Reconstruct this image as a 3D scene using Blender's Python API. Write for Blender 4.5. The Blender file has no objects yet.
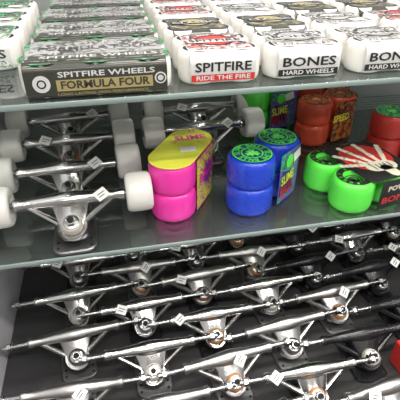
import bpy, math, random
from mathutils import Matrix, Vector, Euler
random.seed(4)
S=bpy.context.scene
try:
    S.view_settings.view_transform='Standard'
except Exception: pass
COL=S.collection
# ---------------------------------------------------------------- materials
def pm(name,col,rough=.5,metal=0,coat=0,spec=.5,emit=None,sss=0,bump=0,bscale=200):
    m=bpy.data.materials.new(name); m.use_nodes=True
    nt=m.node_tree; b=nt.nodes['Principled BSDF']
    b.inputs['Base Color'].default_value=(*col,1)
    b.inputs['Roughness'].default_value=rough
    b.inputs['Metallic'].default_value=metal
    b.inputs['Coat Weight'].default_value=coat
    b.inputs['Coat Roughness'].default_value=.08
    b.inputs['Specular IOR Level'].default_value=spec
    if emit:
        b.inputs['Emission Color'].default_value=(*emit[0],1); b.inputs['Emission Strength'].default_value=emit[1]
    tc=nt.nodes.new('ShaderNodeTexCoord')
    n=nt.nodes.new('ShaderNodeTexNoise'); n.inputs['Scale'].default_value=bscale; n.inputs['Detail'].default_value=3
    nt.links.new(tc.outputs['Object'],n.inputs['Vector'])
    mr=nt.nodes.new('ShaderNodeMapRange')
    mr.inputs['To Min'].default_value=max(0.02,rough*.8); mr.inputs['To Max'].default_value=min(1,rough*1.25)
    nt.links.new(n.outputs['Fac'],mr.inputs['Value']); nt.links.new(mr.outputs['Result'],b.inputs['Roughness'])
    if bump:
        bp=nt.nodes.new('ShaderNodeBump'); bp.inputs['Strength'].default_value=bump; bp.inputs['Distance'].default_value=.0008
        nt.links.new(n.outputs['Fac'],bp.inputs['Height']); nt.links.new(bp.outputs['Normal'],b.inputs['Normal'])
    return m
def splat(name,cols,pos,scale,rough=.35,coat=.4,dist=1.5):
    m=pm(name,cols[0],rough,coat=coat); nt=m.node_tree; b=nt.nodes['Principled BSDF']
    tc=nt.nodes.new('ShaderNodeTexCoord'); n=nt.nodes.new('ShaderNodeTexNoise')
    n.inputs['Scale'].default_value=scale; n.inputs['Detail'].default_value=2; n.inputs['Distortion'].default_value=dist
    nt.links.new(tc.outputs['Object'],n.inputs['Vector'])
    r=nt.nodes.new('ShaderNodeValToRGB'); r.color_ramp.interpolation='CONSTANT'
    e=r.color_ramp.elements
    e[0].position=0; e[0].color=(*cols[0],1); e[1].position=pos[0]; e[1].color=(*cols[1],1)
    for p,c in zip(pos[1:],cols[2:]):
        x=e.new(p); x.color=(*c,1)
    nt.links.new(n.outputs['Fac'],r.inputs['Fac']); nt.links.new(r.outputs['Color'],b.inputs['Base Color'])
    return m
CHROME=pm('polished_aluminium',(.60,.59,.58),.19,1,bump=.2,bscale=120)
RAW=pm('brushed_aluminium',(.50,.49,.48),.32,1,bump=.4,bscale=300)
CAST=pm('cast_aluminium',(.27,.27,.275),.40,1,bump=.5,bscale=400)
BLACKM=pm('black_painted_metal',(.014,.014,.016),.28,.3,coat=.3)
STEEL=pm('axle_steel',(.42,.42,.42),.25,1)
DARK=pm('dark_hole',(.01,.01,.01),.8)
AMBER=pm('amber_urethane',(.48,.21,.06),.4)
REDB=pm('dull_red_urethane',(.25,.06,.035),.4)
BLKB=pm('black_urethane',(.03,.03,.03),.4)
WHITEB=pm('white_urethane_bushing',(.5,.47,.40),.35)
WHITE=pm('white_urethane',(.80,.78,.73),.32,coat=.2)
BEAR=pm('bearing_steel',(.4,.4,.4),.3,1)
TAG=pm('tag_paper',(.85,.85,.83),.6)
INK=pm('black_ink',(.015,.015,.015),.5)
PAPER=pm('label_paper',(.66,.66,.64),.35,coat=.5)
GREYP=pm('silver_card',(.36,.36,.36),.3,coat=.5)
OLIVE=pm('olive_card',(.040,.042,.030),.3,coat=.5)
GOLD=pm('tan_print',(.40,.33,.14),.4)
REDP=pm('red_print',(.58,.03,.025),.4,coat=.3)
ORANGE=pm('orange_print',(.8,.2,.03),.4)
GREENP=pm('green_print',(.05,.42,.12),.4)
PINK=pm('pink_urethane',(.92,.04,.42),.3,coat=.3)
BLUE=pm('blue_urethane',(.015,.06,.62),.28,coat=.4)
LIME=pm('lime_urethane',(.12,.85,.08),.3,coat=.3)
ORNGW=pm('orange_urethane',(.60,.07,.03),.3,coat=.3)
YEL=pm('yellow_print',(.85,.85,.08),.4,coat=.3)
NAVY=pm('navy_print',(.01,.03,.14),.4)
VIOLET=pm('violet_print',(.25,.02,.35),.4)
BONE=pm('bone_print',(.80,.76,.60),.45)
PURP=splat('splatter_card',[(.85,.82,.04),(.65,.02,.45),(.85,.82,.04),(.10,.02,.22)],[.43,.50,.66],90)
SLIME=splat('slime_card',[(.05,.04,.30),(.05,.45,.12),(.16,.07,.50),(.7,.05,.03)],[.40,.48,.68],80)
FLAME=splat('flame_card',[(.62,.61,.6),(.03,.03,.03),(.6,.04,.03),(.62,.61,.6)],[.42,.51,.57],55)
BUSY=splat('printed_card',[(.62,.61,.6),(.04,.04,.04),(.58,.57,.54),(.25,.22,.2)],[.42,.52,.58],60)
DKCARD=splat('dark_card',[(.02,.02,.02),(.08,.08,.07),(.45,.35,.15),(.02,.02,.02)],[.4,.58,.64],60)
ORCARD=splat('orange_card',[(.5,.03,.02),(.02,.02,.02),(.65,.2,.02),(.02,.3,.1)],[.42,.52,.64],60)
TEAL=splat('green_card',[(.03,.30,.12),(.02,.02,.02),(.7,.7,.62),(.06,.4,.1)],[.45,.53,.60],60)
GREENT=splat('green_wheel_print',[(.03,.25,.08),(.02,.02,.02),(.10,.5,.18)],[.45,.55],140)
SILT=splat('silver_top_card',[(.40,.40,.39),(.05,.05,.045),(.46,.46,.45),(.12,.12,.11)],[.42,.49,.60],38)

# ---------------------------------------------------------------- mesh builder
class B:
    def __init__(s): s.v=[];s.f=[];s.m=[];s.sm=[];s.mats=[]
    def add(s,geo,mat,M=None,smooth=True):
        vs,fs=geo; o=len(s.v)
        if mat not in s.mats: s.mats.append(mat)
        k=s.mats.index(mat)
        for p in vs:
            p=Vector(p); s.v.append(tuple(M@p if M else p))
        for f in fs:
            s.f.append([i+o for i in f]); s.m.append(k); s.sm.append(smooth)
    def merge(s,o,M):
        for k,mt in enumerate(o.mats):
            if mt not in s.mats: s.mats.append(mt)
        off=len(s.v)
        for p in o.v: s.v.append(tuple(M@Vector(p)))
        for f,m,sm in zip(o.f,o.m,o.sm):
            s.f.append([i+off for i in f]); s.m.append(s.mats.index(o.mats[m])); s.sm.append(sm)
    def mesh(s,name):
        me=bpy.data.meshes.new(name); me.from_pydata(s.v,[],s.f)
        for m in s.mats: me.materials.append(m)
        for p,m,sm in zip(me.polygons,s.m,s.sm): p.material_index=m; p.use_smooth=sm
        me.update()
        try: me.set_sharp_from_angle(angle=math.radians(38))
        except Exception: pass
        return me
def T(x=0,y=0,z=0): return Matrix.Translation((x,y,z))
def R(a,ax): return Matrix.Rotation(math.radians(a),4,ax)
def align(p0,d):
    return Matrix.Translation(p0)@Vector(d).normalized().to_track_quat('Z','Y').to_matrix().to_4x4()
def lathe(prof,seg=32,cap=True):
    vs=[];fs=[]
    for r,z in prof:
        for i in range(seg):
            a=2*math.pi*i/seg; vs.append((r*math.cos(a),r*math.sin(a),z))
    for j in range(len(prof)-1):
        for i in range(seg):
            k=(i+1)%seg
            fs.append([j*seg+i,j*seg+k,(j+1)*seg+k,(j+1)*seg+i])
    if cap:
        fs.append(list(range(seg))[::-1]); fs.append([(len(prof)-1)*seg+i for i in range(seg)])
    return vs,fs
def cyl(r,z0,z1,seg=24,r2=None,b=None):
    r2=r if r2 is None else r2; b=min(.0006,(z1-z0)*.2,r*.2) if b is None else b
    return lathe([(r-b,z0),(r,z0+b),(r2,z1-b),(r2-b,z1)],seg)
def annulus(r0,r1,z,seg=36): 
    return lathe([(r0,z),(r1,z)],seg,False)
def rrect(w,h,r,n=5):
    def f(i=0):
        rr=max(r-i,.0001); o=[]
        for cx,cy,a0 in((w/2-r,h/2-r,0),(-w/2+r,h/2-r,90),(-w/2+r,-h/2+r,180),(w/2-r,-h/2+r,270)):
            for k in range(n+1):
                a=math.radians(a0+90*k/n); o.append((cx+rr*math.cos(a),cy+rr*math.sin(a)))
        return o
    return f
def stadium(c,r,n=16):
    def f(i=0):
        o=[]
        for cx,a0 in((c,-90),(-c,90)):
            for k in range(n+1):
                a=math.radians(a0+180*k/n); o.append((cx+(r-i)*math.cos(a),(r-i)*math.sin(a)))
        return o
    return f
def prism(out,z0,z1,b=.001,cap=True):
    vs=[];fs=[];n=len(out())
    for i,z in((b,z0),(0,z0+b),(0,z1-b),(b,z1)):
        vs+=[(x,y,z) for x,y in out(i)]
    for j in range(3):
        for i in range(n):
            k=(i+1)%n; fs.append([j*n+i,j*n+k,(j+1)*n+k,(j+1)*n+i])
    if cap: fs.append(list(range(n))[::-1]); fs.append([3*n+i for i in range(n)])
    return vs,fs
def box(x0,x1,y0,y1,z0,z1,b=.001):
    g=prism(rrect(x1-x0,y1-y0,max(b*1.01,.0002),2),z0,z1,b)
    cx,cy=(x0+x1)/2,(y0+y1)/2
    return [(x+cx,y+cy,z) for x,y,z in g[0]],g[1]
import bmesh
def hull(pts):
    bm=bmesh.new()
    for p in pts: bm.verts.new(p)
    r=bmesh.ops.convex_hull(bm,input=bm.verts)
    for v in [v for v in bm.verts if not v.link_faces]: bm.verts.remove(v)
    bm.verts.index_update(); bm.verts.ensure_lookup_table()
    g=([tuple(v.co) for v in bm.verts],[[v.index for v in f.verts] for f in bm.faces]); bm.free(); return g
def ringpts(c,d,r,n=14):
    M=align(c,d); return [M@Vector((r*math.cos(2*math.pi*i/n),r*math.sin(2*math.pi*i/n),0)) for i in range(n)]
_tc={}
def text(s,size,w=None,bold=0.0):
    key=(s,size,w,bold)
    if key in _tc: return _tc[key]
    cu=bpy.data.curves.new('t','FONT'); cu.body=s; cu.size=size; cu.resolution_u=2; cu.align_x='CENTER'; cu.align_y='CENTER'; cu.offset=bold*size
    ob=bpy.data.objects.new('t',cu); COL.objects.link(ob)
    dg=bpy.context.evaluated_depsgraph_get(); dg.update()
    me=bpy.data.meshes.new_from_object(ob.evaluated_get(dg))
    vs=[tuple(v.co) for v in me.vertices]; fs=[list(p.vertices) for p in me.polygons]
    bpy.data.objects.remove(ob); bpy.data.curves.remove(cu); bpy.data.meshes.remove(me)
    if w and vs:
        xs=[v[0] for v in vs]; k=w/(max(xs)-min(xs)); vs=[(v[0]*k,v[1],v[2]) for v in vs]
    _tc[key]=(vs,fs); return _tc[key]
FRONT=R(90,'X')
def ringtext(b,s,r,size,z,mat,cx=0,cy=0,a0=90):
    n=len(s)
    for i,c in enumerate(s):
        if c==' ': continue
        a=a0-360*i/n
        M=T(cx,cy,z)@R(a,'Z')@T(r,0,0)@R(-90,'Z')
        b.add(text(c,size,None,.02),mat,M,False)
def obj(name,me,loc=(0,0,0),rz=0,rot=None):
    o=bpy.data.objects.new(name,me); COL.objects.link(o); o.location=loc
    o.rotation_euler=rot if rot else (0,0,math.radians(rz)); return o
def poly(pts,z): return [(x,y,z) for x,y in pts],[list(range(len(pts)))]
def capsule(p0,p1,w,z):
    p0=Vector(p0);p1=Vector(p1);d=(p1-p0).normalized();a=math.atan2(d.y,d.x);o=[]
    for c,s in((p1,-90),(p0,90)):
        for k in range(7):
            t=a+math.radians(s+30*k); o.append((c.x+w*math.cos(t),c.y+w*math.sin(t)))
    return poly(o,z)

# ---------------------------------------------------------------- wheel
def wheel(r,w,mat,seg=36,bearing=True,prints=None):
    b=B(); h=w/2
    half=[(.30*r,h*.72),(.44*r,h*.78),(.50*r,h*.97),(.55*r,h),(.82*r,h),(.90*r,h*.94),(.96*r,h*.80),(.99*r,h*.60),(r,h*.35)]
    prof=[(a,-z) for a,z in half]+[(a,z) for a,z in half[::-1]]
    b.add(lathe(prof,seg,False),mat)
    if bearing:
        for s in(1,-1):
            b.add(lathe([(.15*r,s*h*.7),(.17*r,s*h*.76),(.24*r,s*h*.76),(.25*r,s*h*.70),(.34*r,s*h*.70),(.35*r,s*h*.76),(.43*r,s*h*.77)],seg,False),BEAR)
            b.add(annulus(0.0001,.17*r,s*h*.5,seg),DARK)
    return b
# ---------------------------------------------------------------- truck
def truck(metal,cast,bush,bush2,wheels=None,tag=0):
    b=B(); mm=.001
    b.add(prism(rrect(.054,.082,.014,5),0,.0055,.0014),cast)
    for sx in(-1,1):
        for y in(-.031,-.019,.031,.021):
            b.add(cyl(.0026,.003,.0058,12),DARK,T(sx*.0205,y,0))
    k=Vector((0,-.50,.866)); o=Vector((0,-.003,.004)); kb=lambda d:o+k*d
    b.add(hull(ringpts((0,-.004,.004),(0,0,1),.019)+ringpts(kb(.009),k,.0155)),cast)
    b.add(hull(ringpts((0,.027,.004),(0,0,1),.0125)+ringpts((0,.031,.020),(0,.35,.9),.0098)),cast)
    b.add(hull([(-.007,-.01,.004),(.007,-.01,.004),(-.007,.03,.004),(.007,.03,.004),(-.004,0,.012),(.004,0,.012),(-.004,.027,.014),(.004,.027,.014)]),cast)
    # bushings and kingpin
    b.add(lathe([(.0125,0),(.0142,.002),(.0142,.009),(.0125,.011)],24),bush,align(kb(.0085),k))
    b.add(lathe([(.007,0),(.0178,0),(.0190,.0015),(.0190,.006),(.0178,.0078),(.0150,.0072),(.0145,.0060),(.007,.0060)],32,False),metal,align(kb(.0195),k))
    b.add(lathe([(.0120,0),(.0134,.0015),(.0132,.004),(.0118,.0095),(.0104,.0105)],28),bush2,align(kb(.0262),k))
    b.add(lathe([(.0080,0),(.0098,.0004),(.0098,.0016),(.0086,.0022)],24),STEEL,align(kb(.0367),k))
    b.add(cyl(.0073,0,.0065,6,b=.0008),STEEL,align(kb(.0388),k),False)
    b.add(cyl(.0040,0,.0030,12),DARK,align(kb(.0450),k))
    # hanger: triangular web with relief, pivot stem, barrel
    P=ringpts(kb(.0200),k,.0150)+ringpts(kb(.0250),k,.0140)
    for sx in(-1,1): P+=ringpts((sx*.024,.013,.045),(1,0,0),.0068,8)
    b.add(hull(P),metal,None,True)
    for sx in(-1,1):   # side ribs of the hanger
        b.add(hull(ringpts(kb(.0232)+Vector((sx*.012,.004,.002)),(sx,.6,.4),.0042,8)+ringpts((sx*.054,.012,.0455),(sx,0,0),.0044,8)),metal)
    b.add(hull(ringpts((0,.012,.044),(0,.5,-.8),.0105)+ringpts((0,.0305,.022),(0,.5,-.8),.0068)),metal)
    prof=[(.0064,-.069),(.0078,-.0685),(.0080,-.064),(.0066,-.060),(.0074,-.045),(.0090,-.025),(.0112,-.010),(.0116,0),(.0112,.010),(.0090,.025),(.0074,.045),(.0066,.060),(.0080,.064),(.0078,.0685),(.0064,.069)]
    b.add(lathe(prof,24),metal,T(0,.013,.048)@R(90,'Y'))
    b.add(cyl(.0038,-.107,.107,14),STEEL,T(0,.013,.048)@R(90,'Y'))
    for sx in(-1,1):
        M=T(0,.013,.048)@R(90*sx,'Y')
        b.add(cyl(.0062,.0695,.0708,18),STEEL,M)
        if wheels:
            w=wheel(.0262,.034,wheels); b.merge(w,M@T(0,0,.088)); b.add(cyl(.0062,.0995,.106,6),STEEL,M,False)
        else:
            b.add(cyl(.0064,.0945,.1015,6,b=.0007),STEEL,M,False); b.add(cyl(.0068,.092,.0935,18),STEEL,M)
    if tag:
        x,y,z,rz,tilt={1:(.040,.003,.0565,35,28),2:(-.035,.0,.0575,-25,30),3:(.012,-.004,.0600,50,35),4:(-.055,.006,.0560,40,15)}[tag]
        M=T(x,y,z)@R(tilt,'X')@R(rz,'Z')
        b.add(box(-.0085,.0085,-.0075,.0075,0,.0006,.0002),TAG,M,False)
        b.add(box(-.005,.006,.001,.0022,.0006,.0008,.00005),INK,M,False)
        b.add(box(-.005,.003,-.003,-.0018,.0006,.0008,.00005),INK,M,False)
    return b.mesh('skateboard_truck')

# ---------------------------------------------------------------- packs
XM=Matrix(((0,0,1,0),(1,0,0,0),(0,1,0,0),(0,0,0,1)))
def flat_pack(side,topmat,face,word,wordmat,strip=None,stripmat=None,wheelmat=WHITE,disc=None,tag=False,sub=None):
    """four wheels laid 2 x 2 with a printed paper sleeve"""
    b=B(); r=.0232; h=.034
    for sx in(-1,1):
        for sy in(-1,1):
            b.merge(wheel(r,h,wheelmat,32),T(sx*r,sy*r,h/2))
            b.add(annulus(.56*r,.74*r,h+.0003,32),disc or INK,T(sx*r,sy*r,0),False)
    b.add(prism(rrect(4*r+.0012,h+.0012,.012,6),-.036,.036,.0002,False),side,T(0,0,h/2)@XM)
    z=h+.0009; y=-2*r-.0011
    b.add(poly(rrect(.070,.068,.008)(),z),topmat,None,False)
    b.add(lathe([(.0001,0),(.022,0)],32,False),face,T(0,.004,z+.0003),False)
    b.add(annulus(.020,.023,z+.0005,32),INK,T(0,.004,0),False)
    b.add(poly(rrect(.064,.015,.002)(),z+.0007),INK if wordmat!=INK else PAPER,T(0,.0,0),False)
    b.add(text(word,.014,.060,.02),wordmat,T(0,0,z+.0010),False)
    b.add(text(word,.0135,.062,.02),wordmat,T(0,y,.019)@FRONT,False)
    if strip:
        b.add(poly([(-.035,-.0037),(.035,-.0037),(.035,.0037),(-.035,.0037)],0),stripmat,T(0,y-.0001,.0080)@FRONT,False)
        b.add(text(strip,.0066,.060,.02),PAPER if stripmat!=PAPER else INK,T(0,y-.0004,.0080)@FRONT,False)
    if tag: b.add(box(.008,.028,-.034,-.020,z+.001,z+.0014,.0001),TAG,None,False)
    return b.mesh('skateboard_wheel_pack')
def long_pack():
    b=B(); r=.0258; h=.034
    for ix in(-1,0,1):
        for sy in(-1,1):
            b.merge(wheel(r,h,WHITE,32),T(ix*2*r,sy*(r-.0015),h/2))
            b.add(annulus(.40*r,.97*r,h+.0004,32),GREENT,T(ix*2*r,sy*(r-.0015),0),False)
            b.add(annulus(.45*r,.60*r,h+.0008,32),GREENP,T(ix*2*r,sy*(r-.0015),0),False)
    D=.1005; L=.0700
    b.add(prism(rrect(D,h+.0015,.008,5),-L,L,.0002,False),OLIVE,T(0,0,h/2)@XM)
    z=h+.0012;y=-D/2-.0004
    b.add(poly([(-L,-.040),(L,-.040),(L,.040),(-L,.040)],z),SILT,None,False)
    b.add(poly([(-L+.004,-.038),(L-.004,-.038),(L-.004,-.020),(-L+.004,-.020)],z+.0003),OLIVE,None,False)
    b.add(text('SPITFIRE WHEELS',.013,.118,.02),PAPER,T(.004,-.029,z+.0006),False)
    b.add(text('FORMULA FOUR',.020,.120,.01),OLIVE,T(0,.005,z+.0006),False)
    b.add(poly([(-L,.0205),(L,.0205),(L,.0275),(-L,.0275)],0),OLIVE,T(0,y,0)@FRONT,False)
    b.add(text('SPITFIRE WHEELS',.0075,.095,.02),PAPER,T(.010,y-.0004,.0242)@FRONT,False)
    b.add(poly([(-.040,.0080),(.055,.0080),(.055,.0192),(-.040,.0192)],0),GOLD,T(0,y,0)@FRONT,False)
    b.add(text('FORMULA FOUR',.0108,.088,.03),OLIVE,T(.0075,y-.0004,.0137)@FRONT,False)
    b.add(text('LONG LASTING HIGH PERFORMANCE',.0042,.09),GOLD,T(.005,y-.0004,.0048)@FRONT,False)
    for x in(-.054,.063):
        b.add(lathe([(.0001,0),(.0085 if x<0 else .006,0)],24,False),PAPER,T(x,y-.0002,.016)@FRONT,False)
        b.add(annulus(.003,.0045,0,20),INK,T(x,y-.0005,.016)@FRONT,False)
    return b.mesh('skateboard_wheel_pack')
def stack_pack(r,w,wm,kind):
    """two wheels side by side, two high, axes vertical, with a wrap-round label"""
    b=B(); H=2*w
    for sx in(-1,1):
        for lv in(0,1): b.merge(wheel(r,w,wm,44),T(sx*r,0,w*(lv+.5)))
    z=H+.0004
    if kind in('slime','orange'):
        base,fg=(NAVY,LIME) if kind=='slime' else (INK,ORANGE)
        for sx in(-1,1):
            b.add(lathe([(.0001,z),(.86*r,z)],40,False),base,T(sx*r,0,0),False)
            b.add(annulus(.76*r,.82*r,z+.0003),fg,T(sx*r,0,0),False)
            b.add(annulus(.40*r,.46*r,z+.0003),fg,T(sx*r,0,0),False)
            ringtext(b,'SLIME BALLS SLIME BALLS ',.61*r,.32*r,z+.0004,fg,sx*r,0,140)
            pts=[]
            for i in range(18):
                a=2*math.pi*i/18; q=r*(.34 if i%2 else .16+.06*((i*7)%3)); pts.append((q*math.cos(a),q*math.sin(a)))
            b.add(poly(pts,z+.0003),fg,T(sx*r,0,0),False)
            for e in(-1,1): b.add(lathe([(.0001,0),(.05*r,0)],10,False),PAPER,T(sx*r+e*.08*r,.05*r,z+.0006),False)
    mat={'slime':SLIME,'orange':ORCARD,'pink':PURP}[kind]
    path=[(-.35*r if kind!='pink' else -.75*r,-1.02*r),(0,-1.02*r),(r,-1.02*r)]
    for i in range(1,9):
        a=math.radians(-90+i*11); path.append((r+1.02*r*math.cos(a),1.02*r*math.sin(a)))
    z0,z1=(.04*H,.97*H)
    vs=[(x,y,z0) for x,y in path]+[(x,y,z1) for x,y in path]; n=len(path)
    b.add((vs,[[i,i+1,n+i+1,n+i] for i in range(n-1)]),mat)
    yy=-1.02*r-.0006
    if kind=='slime':
        b.add(poly([(-.30*r,-.25*H),(.85*r,-.25*H),(.80*r,.12*H),(-.1*r,.22*H)],0),NAVY,T(0,yy,H*.42)@FRONT,False)
        b.add(text('SLIME',.021,.034,.03),YEL,T(.30*r,yy-.0005,H*.47)@FRONT@R(6,'Z'),False)
        b.add(text('BALLS',.021,.034,.03),REDP,T(.30*r,yy-.0005,H*.26)@FRONT@R(6,'Z'),False)
        b.add(lathe([(.0001,0),(.010,0)],20,False),LIME,T(.35*r,yy-.0003,H*.78)@FRONT,False)
        b.add(box(-.009,.009,-.007,.007,0,.0004,.0001),TAG,T(.9*r,yy-.001,H*.82)@FRONT@R(15,'Z'),False)
    if kind=='orange':
        b.add(text('SPEED',.018,.04,.03),YEL,T(.2*r,yy-.0005,H*.6)@FRONT,False)
    if kind=='pink':
        b.add(prism(stadium(r,.99*r),z,z+.001,.0003),YEL)
        b.add(text('SLIME',.02,.045,.03),PINK,T(1.0*r,0,z+.0014)@R(-57,'Z'),False)
        for (x,y,q) in((.3*r,.5*r,.14*r),(.8*r,-.6*r,.15*r),(1.7*r,.2*r,.18*r)):
            b.add(lathe([(.0001,0),(q,0)],14,False),PURP,T(x,y,z+.0013),False)
        b.add(box(-.011,.011,-.007,.007,z+.0015,z+.002,.0001),TAG,T(-.1*r,-.35*r,0)@R(-60,'Z'),False)
        b.add(text('BALLS',.022,.05,.03),PINK,T(.35*r,yy-.0005,H*.6)@FRONT@R(8,'Z'),False)
        pts=[]
        for i in range(22):
            a=2*math.pi*i/22; q=.75*r*(.95 if i%2 else .55); pts.append((q*math.cos(a),q*math.sin(a)))
        b.add(poly(pts,0),VIOLET,T(.5*r,yy-.0002,H*.55)@FRONT,False)
    return b.mesh('skateboard_wheel_pack')
def hand_pack(wm=LIME,r=.031,h=.046):
    b=B()
    for sx in(-1,1):
        for sy in(-1,1):
            b.merge(wheel(r,h,wm,44),T(sx*r,sy*r,h/2))
            b.add(annulus(.52*r,.80*r,h+.0004),INK,T(sx*r,sy*r,0),False)
            ringtext(b,'BALL OF BONES ',.66*r,.2*r,h+.0007,wm,sx*r,sy*r)
    z=h+.0012
    b.add(prism(rrect(.090,.112,.012,5),z,z+.0012,.0004),INK,T(.020,-.004,0))
    b.add(box(-.008,.062,-2*r-.0022,-2*r-.001,.003,h+.001,.0003),INK,None,False)
    z+=.0016
    b.add(lathe([(.0001,z),(.040,z)],30,False),REDP,T(.020,.004,0),False)
    z+=.0004
    c=Vector((.022,-.026))
    b.add(capsule((c.x-.012,c.y+.001),(c.x+.012,c.y-.001),.0135,z),BONE,None,False)
    b.add(capsule((c.x+.004,c.y-.024),(c.x+.003,c.y-.008),.009,z),BONE,None,False)
    for i,(a,L,x0) in enumerate(((162,.75,-.018),(128,1.15,-.013),(108,1.45,-.004),(89,1.40,.006),(62,1.1,.015))):
        p=Vector((c.x+x0,c.y+.008)); d=Vector((math.cos(math.radians(a)),math.sin(math.radians(a))))
        for j,l in enumerate((.014,.011,.009)):
            q=p+d*l*L
            b.add(capsule(p,q,.0034,z+.0003),BONE,None,False)
            for e in(p,q): b.add(lathe([(.0001,0),(.0046,0)],10,False),BONE,T(e.x,e.y,z+.0005),False)
            p=q+d*.0062
    for i in range(5):
        b.add(capsule((c.x-.014+i*.007,c.y-.008),(c.x-.014+i*.007,c.y+.005),.0008,z+.0006),INK,None,False)
    b.add(text('POWELL',.011,.05,.03),BONE,T(.028,-2*r-.0030,.034)@FRONT,False)
    b.add(text('BONES',.014,.06,.03),REDP,T(.026,-2*r-.0030,.016)@FRONT,False)
    return b.mesh('skateboard_wheel_pack')

# ---------------------------------------------------------------- cabinet & room
ZT,Z2,Z3=1.347,1.149,.90
XL,XR=-.215,.86
YB=.88; YF=.43
def glass():
    m=bpy.data.materials.new('shelf_glass'); m.use_nodes=True; nt=m.node_tree; nt.nodes.clear()
    o=nt.nodes.new('ShaderNodeOutputMaterial'); t=nt.nodes.new('ShaderNodeBsdfTransparent'); g=nt.nodes.new('ShaderNodeBsdfGlossy')
    t.inputs['Color'].default_value=(.87,.90,.885,1); g.inputs['Roughness'].default_value=.03; g.inputs['Color'].default_value=(.95,1,.98,1)
    lw=nt.nodes.new('ShaderNodeFresnel'); lw.inputs['IOR'].default_value=1.5
    ad=nt.nodes.new('ShaderNodeMath'); ad.operation='ADD'; ad.inputs[1].default_value=.03
    nt.links.new(lw.outputs[0],ad.inputs[0])
    m1=nt.nodes.new('ShaderNodeMixShader'); nt.links.new(ad.outputs[0],m1.inputs[0]); nt.links.new(t.outputs[0],m1.inputs[1]); nt.links.new(g.outputs[0],m1.inputs[2])
    d=nt.nodes.new('ShaderNodeBsdfDiffuse'); d.inputs['Color'].default_value=(.5,.53,.51,1)
    m2=nt.nodes.new('ShaderNodeMixShader'); n=nt.nodes.new('ShaderNodeTexNoise'); n.inputs['Scale'].default_value=12
    mr=nt.nodes.new('ShaderNodeMapRange'); mr.inputs['To Min'].default_value=.02; mr.inputs['To Max'].default_value=.07
    tc=nt.nodes.new('ShaderNodeTexCoord'); nt.links.new(tc.outputs['Object'],n.inputs['Vector']); nt.links.new(n.outputs['Fac'],mr.inputs['Value'])
    nt.links.new(mr.outputs['Result'],m2.inputs[0]); nt.links.new(m1.outputs[0],m2.inputs[1]); nt.links.new(d.outputs[0],m2.inputs[2])
    nt.links.new(m2.outputs[0],o.inputs['Surface']); return m
GL=glass()
EDGE=pm('glass_edge',(.26,.33,.31),.12,coat=.5)
def shelf(z,yf):
    b=B(); t=.006
    b.add(box(XL+.001,XR-.001,yf+.002,YB-.012,z-t,z,.0003),GL,None,False)
    b.add(box(XL+.001,XR-.001,yf,yf+.002,z-t,z,.0005),EDGE,None,False)
    obj('glass_shelf',b.mesh('glass_shelf'))
shelf(ZT,YF); shelf(Z2,YF)
PANEL=pm('pale_laminate',(.62,.61,.64),.4,bump=.1)
BACK=pm('cabinet_back_laminate',(.34,.345,.34),.45,bump=.1)
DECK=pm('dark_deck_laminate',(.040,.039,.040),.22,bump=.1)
SIDE=pm('aluminium_frame',(.55,.55,.58),.3,.8)
b=B()
b.add(box(XL-.02,XL,.16,YB+.02,0,2.05,.002),PANEL,None,False)
b.add(box(XR,XR+.02,.16,YB+.02,0,2.05,.002),PANEL,None,False)
b.add(box(XL,XR,YB,YB+.02,0,2.05,.002),BACK,None,False)
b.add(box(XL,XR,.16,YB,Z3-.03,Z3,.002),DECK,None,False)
b.add(box(XL,XR,.18,YB,.0,Z3-.03,.002),PANEL,None,False)
for x in(.02,.42,.80):   # slotted uprights
    b.add(box(x-.011,x+.011,YB-.010,YB,Z3,2.0,.001),SIDE,None,False)
    for i in range(40): b.add(box(x-.002,x+.002,YB-.0105,YB-.0098,Z3+.05+i*.026,Z3+.062+i*.026,.0001),DARK,None,False)
obj('display_cabinet',b.mesh('display_cabinet'))
FL=pm('floor_vinyl',(.20,.195,.19),.4); CE=pm('ceiling_tile',(.30,.30,.30),.8); WA=pm('wall_paint',(.5,.5,.49),.7)
def slab(n,a,m):
    b=B(); b.add(box(*a,.001),m,None,False); obj(n,b.mesh(n))
slab('floor',(-3,4,-3.5,1.2,-.05,0),FL)
slab('ceiling',(-3,4,-3.5,1.2,2.9,2.95),CE)
slab('wall_back',(-3,4,1.0,1.05,0,2.9),WA)
slab('wall_front',(-3,4,-3.55,-3.5,0,2.9),WA)
EM=pm('lamp_diffuser',(.9,.9,.9),.5,emit=((1,.97,.93),6))
HOUS=pm('lamp_housing',(.7,.7,.7),.5)
for i,(x,y) in enumerate([(-.9,-.5),(.55,-.5),(2.0,-.5),(-.9,.35),(.55,.35),(2.0,.35),(-.2,-2),(1.5,-2)]):
    b=B(); b.add(box(-.6,.6,-.09,.09,.03,.08,.005),HOUS,None,False); b.add(box(-.58,.58,-.075,.075,.02,.032,.004),EM,None,False)
    obj('ceiling_lamp',b.mesh('ceiling_lamp'),(x,y,2.82))
    l=bpy.data.lights.new('lamp','AREA'); l.shape='RECTANGLE'; l.size=1.15; l.size_y=.14; l.energy=20; l.color=(1,.97,.93)
    o=bpy.data.objects.new('lamp_light',l); COL.objects.link(o); o.location=(x,y,2.83)
w=bpy.data.worlds.new('world'); S.world=w; w.use_nodes=True
w.node_tree.nodes['Background'].inputs[0].default_value=(.80,.79,.78,1); w.node_tree.nodes['Background'].inputs[1].default_value=.62

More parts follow.
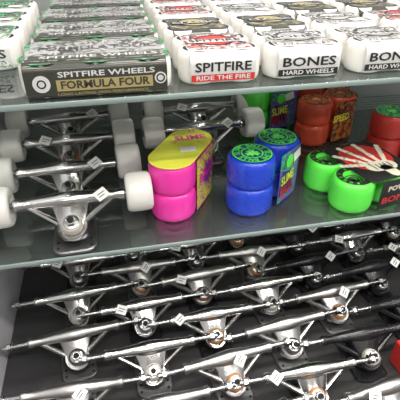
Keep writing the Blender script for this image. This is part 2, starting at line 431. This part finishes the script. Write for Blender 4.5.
# ---------------------------------------------------------------- top shelf
LP=long_pack()
for i,y in enumerate((.486,.592,.698,.804)):
    obj('skateboard_wheel_pack',LP,(-.010+random.uniform(-.002,.002),y,ZT+.0008),random.uniform(-1,1))
FP=[flat_pack(PAPER,FLAME,REDP,'SPITFIRE',INK,'RIDE THE FIRE',REDP),
    flat_pack(PAPER,BUSY,GREYP,'BONES',INK,'HARD WHEELS',INK),
    flat_pack(OLIVE,DKCARD,GOLD,'CLASSIC',PAPER,'SPITFIRE',REDP),
    flat_pack(PAPER,TEAL,GREENP,'BONES',INK,'SPF 84B',TEAL,tag=True),
    flat_pack(PAPER,BUSY,PAPER,'SPECIAL',INK,'BONES',INK,tag=True)]
grid={-1:(-.148,[None,3,3,3]),0:(.120,[0,2,0,0]),1:(.222,[1,2,4,0]),2:(.324,[1,4,2,1]),3:(.428,[1,0,2,3]),4:(.532,[0,1,3,2]),5:(.636,[1,1,0,3])}
for c,(x,ks) in grid.items():
    for j,k in enumerate(ks):
        if k is None: continue
        obj('skateboard_wheel_pack',FP[k],(x+random.uniform(-.003,.003),.492+.102*j+random.uniform(0,.002),ZT+.0008),random.uniform(-2,2))
# ---------------------------------------------------------------- middle shelf
TW=[truck(CHROME,CAST,BLKB,WHITEB,WHITE,1),truck(CHROME,CAST,REDB,REDB,WHITE,2)]
for i,(x,y,r,k) in enumerate([(-.067,.474,1,0),(-.074,.56,3,0),(-.075,.655,2,1),(-.078,.75,4,0),(.150,.66,3,0),(.16,.75,2,1)]):
    obj('skateboard_truck',TW[k],(x,y,Z2),r)
obj('skateboard_wheel_pack',stack_pack(.0335,.0425,BLUE,'slime'),(.203,.515,Z2),39)
obj('skateboard_wheel_pack',stack_pack(.032,.0425,PINK,'pink'),(.086,.529,Z2),57)
obj('skateboard_wheel_pack',hand_pack(),(.346,.505,Z2),12)
OP=stack_pack(.031,.040,ORNGW,'orange'); GP=stack_pack(.031,.040,LIME,'slime')
obj('skateboard_wheel_pack',OP,(.385,.69,Z2),20)
obj('skateboard_wheel_pack',GP,(.30,.77,Z2),10)
obj('skateboard_wheel_pack',OP,(.42,.785,Z2),10)
obj('skateboard_wheel_pack',stack_pack(.031,.040,REDP,'slime'),(.486,.592,Z2),-15)
# ---------------------------------------------------------------- bottom shelf of trucks
V=[truck(CHROME,CAST,AMBER,AMBER,None,1),truck(CHROME,BLACKM,BLKB,BLKB,None,2),truck(RAW,CAST,REDB,AMBER,None,3),
   truck(CHROME,BLACKM,BLKB,AMBER,None,4),truck(RAW,CAST,BLKB,BLKB,None,0),truck(RAW,BLACKM,BLKB,REDB,None,2),truck(CHROME,CAST,BLKB,WHITEB,None,0)]
BV=[truck(BLACKM,BLACKM,BLKB,BLKB,None,1),truck(BLACKM,BLACKM,REDB,WHITEB,None,0)]
cols=[-.098,.012,.122,.232,.342,.452,.562,.672]
for ci,x in enumerate(cols):
    for j in range(7):
        y=.285+.092*j+(.046 if ci%2 else 0)
        if y>.828: continue
        if (ci,j) in((5,0),(6,2)): continue
        black=(ci==4 and j in(1,3,4)) or (ci==5 and j!=3) or (ci==6 and j!=3)
        me=random.choice(BV) if black else V[(ci*3+j*2+random.randint(0,1))%len(V)]
        xx=x+random.uniform(-.006,.006)
        yy=y+random.uniform(-.004,.004)
        if ci==0: xx=max(xx,-.1)
        obj('skateboard_truck',me,(xx,yy,Z3),random.uniform(-1,6) if ci else random.uniform(-2,4))
b=B()
b.add(box(-.045,.045,-.02,.02,0,.05,.002),REDP,None,False)
b.add(box(-.030,.010,-.0205,-.0198,.01,.038,.0002),PAPER,None,False)
b.add(box(-.035,.030,-.012,.012,.0498,.0506,.0002),PAPER,None,False)
b.add(text('TRUCKS',.012,.05,.03),REDP,T(0,0,.0512),False)
obj('cardboard_box',b.mesh('cardboard_box'),(.437,.352,Z3+.0005),8)
# ---------------------------------------------------------------- camera
cd=bpy.data.cameras.new('camera'); cam=bpy.data.objects.new('camera',cd); COL.objects.link(cam)
cd.sensor_width=36; cd.lens=38.7; cd.clip_start=.01
cam.location=(0,0,1.501); cam.rotation_euler=(math.radians(56.6),0,math.radians(-12)); S.camera=cam
